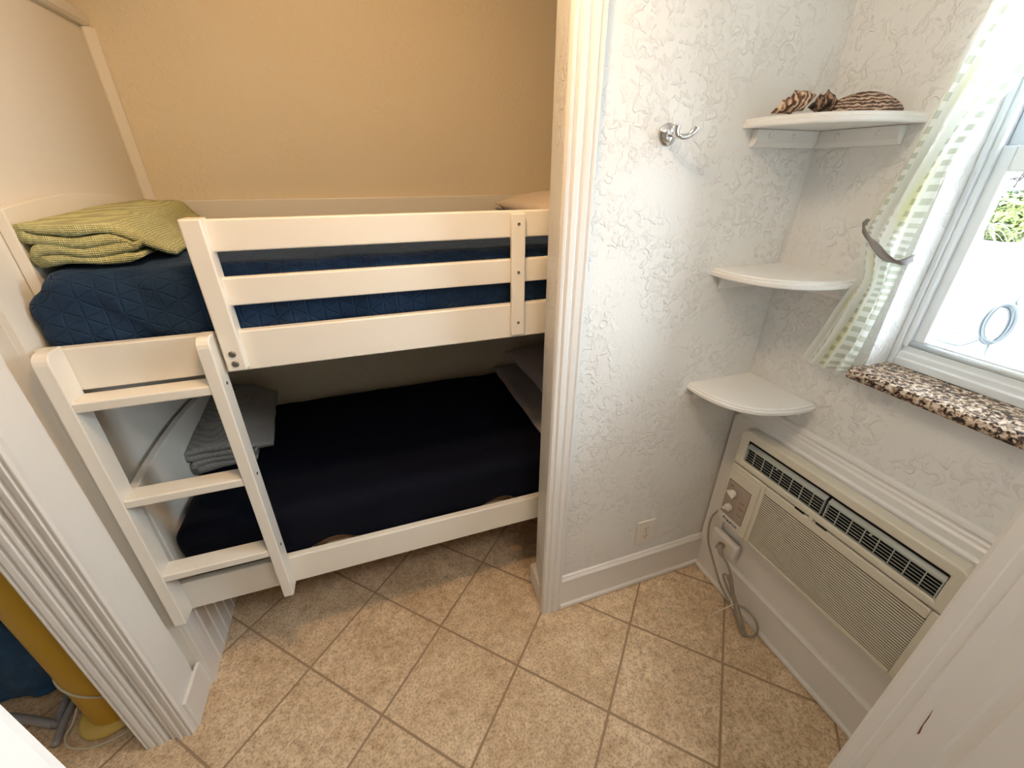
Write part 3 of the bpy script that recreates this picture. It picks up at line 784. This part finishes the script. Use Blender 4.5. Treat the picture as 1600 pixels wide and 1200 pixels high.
# upper shell: ring around the slot, built from an outer outline and an inner hole
outer = rr_poly(Y0, Y1, .644, .785, .030, (1, 1, 0, 0))
inner = [(sy1, sz1), (sy0, sz1), (sy0, sz0), (sy1, sz0)]
bm = bmesh.new()
def loop(pts, x): return [bm.verts.new((x, p[0], p[1])) for p in pts]
of = loop(outer, AX); ob = loop([(p[0], p[1]) for p in outer], -.021); i_f = loop(inner, AX); ib = loop(inner, -.021)
def edges(vs): return [bm.edges.new((vs[k], vs[(k+1) % len(vs)])) for k in range(len(vs))]
bmesh.ops.triangle_fill(bm, use_beauty=True, edges=edges(of)+edges(i_f))
n = len(of)
for k in range(n): bm.faces.new((of[k], of[(k+1) % n], ob[(k+1) % n], ob[k]))
for k in range(4): bm.faces.new((i_f[k], ib[k], ib[(k+1) % 4], i_f[(k+1) % 4]))
m = MB(); bm.verts.index_update(); m.v = [v.co.copy() for v in bm.verts]; m.f = [tuple(v.index for v in f.verts) for f in bm.faces]; bm.free()
m.build('upper_shell', A, ac, bevel=.006, seg=3)
box('slot_void', M['ac_black'], -.024, -.0215, sy0-.002, sy1+.002, sz0-.004, sz1+.004, ac)
ln = MB()
for a in ((sy0, sy1, sz0+.0003, sz0+.002), (sy0, sy1, sz1-.002, sz1-.0003), (sy0, sy0+.002, sz0, sz1), (sy1-.002, sy1, sz0, sz1)): ln.box(AX+.0075, -.0217, *a)
ln.build('slot_shade', M['ac_black'], ac)  # black sheets stand in for the shade inside the outlet slot
# two outlet grilles
def grille(y0, y1):
    g = MB(); x1 = AX+.004; zt, zb = sz1-.012, sz0+.004
    # sloping top cap, end cheeks
    g.prism([(x1, zt-.014), (x1+.001, zt-.011), (x1+.011, zt-.002), (x1+.013, zt-.005), (x1+.004, zt-.016)], 1, y0, y1)
    g.box(x1, x1+.006, y0, y1, zt-.018, zt-.012)
    g.box(x1, x1+.010, y0, y0+.003, zb, zt-.014); g.box(x1, x1+.010, y1-.003, y1, zb, zt-.014)
    go = g.build('outlet_grille', M['ac_grille'], ac, bevel=.0006)
    s_ = MB(); k = 5
    for i in range(k):
        z = zb+(zt-.018-zb)*i/k; s_.box(x1+.001, x1+.0024, y0+.003, y1-.003, z, z+.0012)
    s_.build('fins', M['ac_grille'], go)
    nb = 8
    for i in range(1, nb): y = y0+(y1-y0)*i/nb; box('bar', M['ac_grille'], x1+.0003, x1+.004, y-.0009, y+.0009, zb, zt-.016, go)
    MB().lathe([(.0001, .004), (.003, .003), (.003, -.002)], (x1, (y0+y1)/2+.02, zt-.022), 'x', 10).build('deflector_knob', M['ac_grille'], go)
mid = (sy0+sy1)/2
grille(mid+.004, sy1-.001); grille(sy0+.001, mid-.004)
# lower front panel with louvers
m = MB()
pz0, pz1 = .377, .639
ly0, ly1, lz0, lz1 = Y0+.026, Y1-.145, .389, .606
m.box(AX, -.021, Y0, ly0, pz0, pz1); m.box(AX, -.021, ly1, Y1, pz0, pz1)
m.box(AX, -.021, ly0, ly1, pz0, lz0); m.box(AX, -.021, ly0, ly1, lz1, pz1)
fp = m.build('front_panel', A, ac, bevel=.004, seg=3)
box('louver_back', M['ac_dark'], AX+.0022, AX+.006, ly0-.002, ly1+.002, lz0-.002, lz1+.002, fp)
m = MB(); nl = 26
for i in range(nl):
    z = lz0+(lz1-lz0)*(i+.12)/nl; h = (lz1-lz0)/nl*.56
    m.prism([(AX+.001, z), (AX+.001, z+h), (AX+.0024, z+h), (AX+.0024, z)], 1, ly0, ly1)
m.build('louvers', A, fp)
for y, w_ in ((-.335, .030), (-.405, .032)): box('latch_slot', M['hole'], AX-.0004, AX+.004, y-w_/2, y+w_/2, .6395, .6435, ac)
box('latch', A, AX-.004, AX+.004, -.380, -.368, .636, .650, ac, .001)
# raised control panel
MB().prism(rr_poly(-.204, Y1-.003, .382, .622, .012), 0, AX-.005, AX+.001).build('control_surround', A, ac, bevel=.003, seg=3)
cp = MB().prism(rr_poly(-.180, -.088, .425, .574, .002), 0, AX-.0062, AX-.004).build('control_plate', M['ac_plate'], ac)
fr_ = MB(); fr_.box(AX-.0064, AX-.0052, -.1812, -.180, .424, .575); fr_.box(AX-.0064, AX-.0052, -.088, -.0868, .424, .575); fr_.box(AX-.0064, AX-.0052, -.180, -.088, .574, .5752); fr_.box(AX-.0064, AX-.0052, -.180, -.088, .4238, .425)
fr_.build('control_frame', M['print'], ac)
for (yy, zz, rot) in ((-.116, .527, .5), (-.116, .462, -.6)):
    k = MB().lathe([(.0001, .014), (.011, .0138), (.0135, .011), (.0145, .002), (.0145, -.001)], (AX-.0055, yy, zz), 'x', 20)
    kn = k.build('knob', M['plate'], ac, smooth=True)
    p = MB().box(-.0045, .0045, -.0165, .0165, 0, .006); R3 = Matrix.Translation((AX-.0185, yy, zz)) @ Matrix.Rotation(rot, 4, 'X') @ Matrix.Rotation(-PI/2, 4, 'Y')
    p.v = [R3 @ Vector((v.x, v.y, v.z)) for v in p.v]
    p.build('pointer', M['plate'], kn, bevel=.001)
for zz in (.512, .486, .458): box('printed_mark', M['print'], AX-.0066, AX-.0060, -.172, -.152, zz, zz+.0022, cp)
box('printed_mark', M['print'], AX-.0066, AX-.0060, -.112, -.096, .553, .556, cp)
for (yy, zz) in ((-.116, .527), (-.116, .462)):
    for k in range(5):
        a = -.9+.45*k; yb = yy-.019*math.cos(a); z_ = zz+.020*math.sin(a)
        box('dial_mark', M['print'], AX-.0066, AX-.0060, yb-.002, yb+.001, z_, z_+.002, cp)
bd = MB().prism(rr_poly(-.178, -.094, .394, .416, .009), 0, AX-.0068, AX-.0045).build('badge', M['badge'], ac)
def text_mesh(txt, size, shear, mtx, name, m, parent, ext=.0004):
    c = bpy.data.curves.new(name, 'FONT'); c.body = txt; c.size = size; c.extrude = ext; c.shear = shear; c.align_x = 'CENTER'; c.align_y = 'CENTER'; c.offset = size*.012
    o = bpy.data.objects.new(name, c); COL.objects.link(o)
    bpy.context.view_layer.update()
    me = bpy.data.meshes.new_from_object(o.evaluated_get(bpy.context.evaluated_depsgraph_get()))
    bpy.data.objects.remove(o); bpy.data.curves.remove(c)
    me.transform(mtx)
    org = Vector((0, 0, 0)); p = parent
    while p is not None: org += p.location; p = p.parent
    me.transform(Matrix.Translation(-org))
    me.materials.clear(); me.materials.append(m)
    r = bpy.data.objects.new(name, me); COL.objects.link(r); r.parent = parent
    return r
# text plane: right -> -y, up -> z, normal -> -x
TM = Matrix(((0, 0, -1, AX-.0071), (-1, 0, 0, -.136), (0, 1, 0, .405), (0, 0, 0, 1)))
text_mesh('Friedrich', .0185, .25, TM, 'badge_lettering', M['ink'], bd)

# receptacle box below the unit
rc = thing('power_receptacle', (WX-.03, -.10, .205), 'white surface-mounted power receptacle under the air conditioner corner', 'outlet')
MB().prism([(WX-.0142, .207), (WX-.036, .216), (WX-.036, .274), (WX-.028, .283), (WX-.0142, .283)], 1, -.170, -.048).build('box', M['trim'], rc, bevel=.004, seg=3)
box('face_plate', M['plate'], WX-.039, WX-.0355, -.150, -.078, .219, .271, rc, .001)

# power cord with plug and tie
cd = bpy.data.objects.new('power_cord', None); COL.objects.link(cd); cd.parent = ac; cd.location = Vector((-.06, -.2, .0))-ac.location; cd['label'] = 'taupe coiled power cord'
cr = .0052
c1 = catmull([(-.020, -.052, .375), (-.030, -.046, .362), (-.044, -.042, .330), (-.050, -.048, .285), (-.056, -.068, .228), (-.052, -.104, .170), (-.050, -.160, .100), (-.052, -.205, .072), (-.054, -.250, .056)], 8)
c2 = catmull([(-.060, -.146, .232), (-.058, -.176, .218), (-.055, -.208, .172), (-.054, -.232, .112), (-.055, -.246, .080), (-.057, -.262, .052), (-.060, -.300, .030), (-.058, -.330, .014), (-.055, -.352, .030), (-.052, -.358, .072), (-.050, -.336, .104), (-.052, -.292, .106), (-.055, -.255, .090), (-.056, -.222, .100), (-.055, -.190, .126), (-.050, -.168, .142), (-.050, -.176, .158), (-.052, -.200, .148), (-.056, -.232, .108), (-.060, -.270, .056), (-.066, -.300, .020), (-.068, -.322, .008)], 8)
c3 = catmull([(-.054, -.250, .056), (-.060, -.285, .030), (-.066, -.312, .012), (-.068, -.324, .008), (-.064, -.330, .016), (-.058, -.300, .052), (-.052, -.250, .098), (-.048, -.205, .135), (-.046, -.182, .150), (-.048, -.192, .166), (-.052, -.214, .150), (-.054, -.240, .100)], 8)
for c in (c1, c2, c3): MB().tube(c, cr, 8, flat=.8).build('cable', M['cord'], cd, smooth=True)
m = MB().tube([(-.037, -.112, .252), (-.052, -.120, .248), (-.060, -.134, .238), (-.060, -.148, .231)], lambda t: .014-.0075*t, 10); m.build('plug', M['cord'], cd, smooth=True)
m = MB(); ring = [(-.055+.013*math.cos(a), -.250+.010*math.sin(a)*.9, .078+.012*math.sin(a)) for a in [2*PI*k/16 for k in range(16)]]
m.tube(ring, .0022, 6, closed=True)
m.tube(catmull([(-.060, -.252, .084), (-.085, -.246, .070), (-.115, -.238, .042), (-.130, -.232, .026)], 5), .0022, 6)
m.build('cable_tie', M['tie'], cd, smooth=True)

# ------------------------------------------------------------------ curtain
cl = [(-.300, 2.02), (-.289, 1.858), (-.272, 1.773), (-.253, 1.650), (-.238, 1.560), (-.215, 1.470), (-.216, 1.425), (-.238, 1.345), (-.232, 1.300), (-.208, 1.212), (-.176, 1.090)]
crt = [(-.470, 2.02), (-.425, 1.867), (-.384, 1.734), (-.345, 1.652), (-.326, 1.570), (-.321, 1.468), (-.317, 1.399), (-.316, 1.33), (-.314, 1.261), (-.306, 1.150), (-.292, 1.088)]
cl3 = catmull([(0, a, b) for a, b in cl], 9); cr3 = catmull([(0, a, b) for a, b in crt], 9)
cur = thing('curtain', (-.03, -.28, 1.07), 'sheer white check curtain tied back beside the window', 'curtain')
mb = MB(); nv = len(cl3)-1; nu = 90; uvl = []
for i in range(nu+1):
    u = i/nu
    for j in range(nv+1):
        a, b = cl3[j], cr3[j]; p = a.lerp(b, u); t = j/nv
        pinch = math.exp(-((p.z-1.42)/.07)**2)
        amp = (.011-.005*pinch)*(.5+.5*smoothstep(t*3))
        x = -.034 + amp*math.sin(u*2*PI*3.2+.8*math.sin(t*5)) - .010*pinch*math.sin(PI*u) - .006*fbm((u*3, t*6, 0), 1.5, 2)
        z = p.z - .006*math.sin(PI*u)*smoothstep((t-.85)/.15)
        mb.v.append(Vector((min(x, -.006), p.y, z))); uvl.append((u, t*1.15))
for i in range(nu):
    for j in range(nv):
        a = i*(nv+1)+j; mb.f.append((a, a+nv+1, a+nv+2, a+1))
co = mb.build('cloth', M['curtain'], cur, smooth=True, uvs=lambda p, i: uvl[i])
# tie-back ribbon and its loop
rib = MB(); path = catmull([(-.020, -.205, 1.463), (-.048, -.216, 1.452), (-.064, -.245, 1.434), (-.066, -.270, 1.416), (-.062, -.296, 1.396), (-.046, -.322, 1.386), (-.020, -.332, 1.396)], 8)
rib.grid(lambda u, v: path[round(u*(len(path)-1))]+Vector((.004*math.sin(u*9+v*3), 0, (v-.5)*(.008+.010*abs(math.sin(u*8.0))))), len(path)-1, 6)
rib.build('tieback', M['ribbon'], cur, smooth=True, solid=.002)['label'] = 'grey ribbon tieback'
MB().tube(catmull([(.010, -.196, 1.462), (-.012, -.197, 1.466), (-.022, -.203, 1.460), (-.014, -.208, 1.454), (.010, -.206, 1.456)], 6), .0018, 8).build('wall_ring', M['screw'], cur, smooth=True)

# ------------------------------------------------------------------ closet contents
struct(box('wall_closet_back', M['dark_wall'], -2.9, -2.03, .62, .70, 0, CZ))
tb = thing('yellow_tube', (-2.188, .170, 0), 'yellow upright tube on a domed foot inside the closet', 'tube')
MB().lathe([(.070, .026), (.0715, .030), (.0715, .30), (.0715, .9), (.0715, 1.25), (.06, 1.26)], (-2.185, .172, 0), 'z', 40).build('body', M['yellow'], tb, smooth=True)
MB().lathe([(.070, 0), (.086, .003), (.090, .009), (.088, .016), (.080, .024), (.066, .030), (.02, .032)], (-2.200, .166, 0), 'z', 40).build('foot', M['yellow_foot'], tb, smooth=True)
cord = MB()
pts = [(-2.185+.0735*math.cos(a), .172+.0735*math.sin(a), .190-.070*math.cos(a)) for a in [2*PI*k/48 for k in range(48)]]
cord.tube(pts, .0032, 6, closed=True)
cp_ = catmull([(-2.282, .170, .060), (-2.300, .150, .020), (-2.312, .120, .004), (-2.285, .085, .004), (-2.23, .064, .004), (-2.17, .066, .004), (-2.12, .085, .004), (-2.075, .12, .004)], 8)
cord.tube(cp_, .0035, 6)
cord.build('cord', M['white_cord'], tb, smooth=True)
bc = thing('beach_chair', (-2.48, .3, 0), 'folded blue beach chair with grey tubes leaning in the dark closet', 'chair')
mb = MB()
def sling(u, v):
    x = -2.60+.29*u; z = .055+.72*v
    y = .245+.10*v+.030*math.sin(v*11+u*2)+.016*math.sin(u*7+v*5)+.012*fbm((x, z, 1), 14, 3)
    return (x - .02*math.sin(v*9), y, z)
mb.grid(sling, 40, 70)
mb.build('sling', M['blue'], bc, smooth=True, solid=.012)
tu = MB().tube(catmull([(-2.355, .16, .012), (-2.36, .25, .016), (-2.345, .36, .03), (-2.335, .45, .10)], 8), .011, 10)
tu.build('frame_tube', M['tube'], bc, smooth=True)
tu = MB().tube(catmull([(-2.325, .10, .011), (-2.335, .20, .012), (-2.318, .32, .02), (-2.30, .45, .04)], 8), .011, 10)
tu.build('frame_tube', M['tube'], bc, smooth=True)
tu = MB().tube(catmull([(-2.60, .20, .36), (-2.50, .205, .375), (-2.42, .25, .43), (-2.36, .36, .46)], 8), .010, 10)
tu.build('frame_tube', M['tube'], bc, smooth=True)
tu = MB().tube(catmull([(-2.52, .235, .045), (-2.44, .205, .030), (-2.39, .18, .028), (-2.355, .165, .020)], 8), .012, 10)
tu.build('frame_tube', M['tube'], bc, smooth=True)

# ------------------------------------------------------------------ outdoors
struct(box('ground', M['concrete'], .45, 40, -25, 30, -.30, -.02))
col = box('white_pillar', M['white_wall'], 4.5, 4.78, .99, 1.262, -.02, 2.6)
tag(col, 'white masonry pillar outside the window with hose hung on it', 'pillar')
hs = thing('garden_hose', (4.46, 1.1, -.02), 'pale garden hose coiled on the white pillar outside', 'hose')
h = MB()
for k in range(5):
    a0 = k*.7; pts = [(4.47-.012*k, 1.135+(.085+.012*(k % 3))*math.cos(a)-.012*k, .245+.01*k+(.185+.012*(k % 2))*math.sin(a)) for a in [2*PI*i/40 for i in range(40)]]
    h.tube(pts, .012, 8, closed=True)
h.tube(catmull([(4.44, 1.18, .08), (4.40, 1.26, .0), (4.36, 1.36, -.006), (4.40, 1.48, -.006), (4.62, 1.56, -.006), (4.9, 1.5, -.006)], 8), .010, 8)
h.tube(catmull([(4.42, 1.08, .06), (4.25, 1.00, -.006), (4.05, .80, -.006), (4.10, .60, -.006), (4.3, .45, -.006), (4.6, .3, -.006)], 8), .010, 8)
h.build('coil', M['hose'], hs, smooth=True)
MB().tube(catmull([(4.50, 1.06, .47), (4.45, 1.06, .48), (4.43, 1.06, .52), (4.47, 1.06, .55)], 5), .010, 8).build('hanger', M['hose'], hs, smooth=True)
fence = thing('picket_fence', (7.2, .6, -.02), 'low white picket fence behind the hose outside', 'fence')
for i in range(14): box('picket', M['white_wall'], 7.2, 7.23, -.9+.20*i, -.9+.20*i+.13, -.02, .50, fence)
box('fence_rail', M['white_wall'], 7.231, 7.27, -.95, 1.9, .08, .14, fence)
# planting strip
random.seed(3)
def leafy(name, c, r, n, ls, m, label, cat, grp=None):
    mb = MB()
    for i in range(n):
        d = Vector((random.gauss(0, 1), random.gauss(0, 1), random.gauss(0, 1))).normalized()
        k = random.random()**.4
        p = Vector(c)+Vector((d.x*r[0], d.y*r[1], d.z*r[2]))*k
        if p.z < -.02: p.z = -.02+random.random()*.2
        a = Vector((random.gauss(0, 1), random.gauss(0, 1), random.gauss(0, .7))).normalized(); b = a.cross(d)
        if b.length < .1: continue
        b.normalize(); s_ = ls*(.6+.8*random.random())
        mb.add([p-a*s_, p+b*s_*.35, p+a*s_, p-b*s_*.35], [(0, 1, 2, 3)])
    o = mb.build(name, m, None); return tag(o, label, cat, grp)
leafy('hedge_bush', (14.5, 5.62, .50), (.7, .75, .62), 3200, .10, M['hedge'], 'yellow-green bush just behind the palm beyond the window', 'bush')
leafy('hedge_bush', (15.7, 7.1, .75), (.7, .9, .75), 3000, .13, M['hedge2'], 'darker green bush farther back, at the left edge of the window view', 'bush')
pm_ = thing('palm_shrub', (12.6, 5.22, -.02), 'small palm with drooping fronds in front of the bushes beyond the window', 'palm')
mb = MB()
for i in range(34):
    a = 2*PI*i/34+random.random()*.2; up = .25+random.random()*.75; L_ = .75+.25*random.random()
    P0 = Vector((12.6, 5.22, .35))
    pts = [P0+Vector((math.cos(a)*L_*t*.9, math.sin(a)*L_*t*.9, up*t*.9-.95*t*t)) for t in [k/8 for k in range(9)]]
    sd = Vector((-math.sin(a), math.cos(a), 0))
    for k in range(8):
        w0 = .035*(1-k/8)+.006; w1 = .035*(1-(k+1)/8)+.006
        mb.add([pts[k]-sd*w0, pts[k]+sd*w0, pts[k+1]+sd*w1, pts[k+1]-sd*w1], [(0, 1, 2, 3)])
for v in mb.v: v.z = max(v.z, -.015)
mb.build('fronds', M['palm'], pm_)
MB().lathe([(.10, -.02), (.08, .1), (.07, .36), (.03, .42)], (12.6, 5.22, 0), 'z', 12).build('trunk', M['twig'], pm_)
bt = thing('bare_tree', (17.8, 7.1, -.02), 'bare twiggy tree above the hedge outside', 'tree')
mb = MB()
def branch(p, d, L_, r, lev):
    q = p+d*L_
    mb.tube([p, p+d*L_*.5+Vector((random.gauss(0, .03), random.gauss(0, .03), 0)), q], lambda t: r*(1-.4*t), 5)
    if lev:
        for k in range(4):
            nd = (d+Vector((random.gauss(0, .55), random.gauss(0, .55), random.gauss(.1, .4)))).normalized()
            branch(p+d*L_*(.5+.5*random.random()), nd, L_*.68, r*.6, lev-1)
for (yy, xx) in ((7.9, 17.6), (7.1, 17.9), (6.4, 18.2)):
    branch(Vector((xx, yy, -.02)), Vector((0, 0, 1)), .95, .05, 4)
mb.build('branches', M['twig'], bt)
hs2 = thing('neighbour_house', (23, 8.6, -.02), 'pale blue house with grey roof far beyond the hedge', 'house')
MB().prism([(9.4, -.02), (9.4, .86), (8.6, .98), (4.5, .98), (4.5, -.02)], 0, 21.5, 25).build('wall', M['house'], hs2)
MB().prism([(9.6, 1.06), (8.75, .93), (8.70, .99), (4.4, .99), (4.4, .93), (8.6, .93), (9.6, .84)], 0, 21.2, 25.2).build('roof', M['roof'], hs2)
for y in (8.55, 7.1): box('window', M['dark_glass'], 21.46, 21.5, y-.14, y+.14, .30, .80, hs2)

# ------------------------------------------------------------------ light
W = bpy.data.worlds.new('World'); S.world = W; W.use_nodes = True
bg = W.node_tree.nodes['Background']; bg.inputs[0].default_value = (.80, .90, 1.0, 1); bg.inputs[1].default_value = 20.0
def light(name, typ, loc, energy, col, size=None, rot=None, **kw):
    l = bpy.data.lights.new(name, typ); l.energy = energy; l.color = col
    if typ == 'AREA': l.size = size
    elif typ in ('POINT', 'SPOT') and size: l.shadow_soft_size = size
    for k, v in kw.items(): setattr(l, k, v)
    o = bpy.data.objects.new(name, l); COL.objects.link(o); o.location = loc
    if rot: o.rotation_euler = rot
    return o
sun = light('sun', 'SUN', (5, 0, 8), 2.0, (1, .96, .90)); sun.data.angle = .01
sun.rotation_euler = Vector((.45, .35, -.82)).to_track_quat('-Z', 'Y').to_euler()
pt = light('window_portal', 'AREA', (.205, -.54, 1.62), 1, (1, 1, 1), .46, (0, PI/2, 0)); pt.data.shape = 'RECTANGLE'; pt.data.size = 1.0; pt.data.size_y = .46; pt.data.cycles.is_portal = True
lamp = light('ceiling_spot', 'SPOT', (-1.2, -.34, 2.28), 22, (1, .50, .11), .05, spot_size=math.radians(132), spot_blend=.8)
lamp.rotation_euler = (Vector((-1.25, .9, 1.35))-lamp.location).to_track_quat('-Z', 'Y').to_euler()
light('ceiling_bulb', 'POINT', (-1.1, -.36, 2.25), 9, (1, .80, .58), .07)
light('hall_fill', 'AREA', (-.74, -1.34, 2.33), 12, (1, .95, .90), .4)  # unseen neutral fill, added behind the camera to brighten the room

S.view_settings.view_transform = 'Standard'; S.view_settings.look = 'None'
S.view_settings.exposure = .2; S.view_settings.gamma = 1
try: S.view_settings.use_curve_mapping = False
except Exception: pass

# ------------------------------------------------------------------ camera
pitch, yaw = .4727, .3363
f = Vector((math.sin(yaw)*math.cos(pitch), math.cos(yaw)*math.cos(pitch), -math.sin(pitch)))
r = Vector((math.cos(yaw), -math.sin(yaw), 0)); u = r.cross(f)
cam = bpy.data.cameras.new('camera'); cam.sensor_width = 36; cam.lens = 648.7/1600*36; cam.clip_start = .01; cam.clip_end = 200
co_ = bpy.data.objects.new('camera', cam); COL.objects.link(co_)
Rm = Matrix((r, u, -f)).transposed().to_4x4(); Rm.translation = Vector((-1.2135, -.9515, 1.5723))
co_.matrix_world = Rm
S.camera = co_
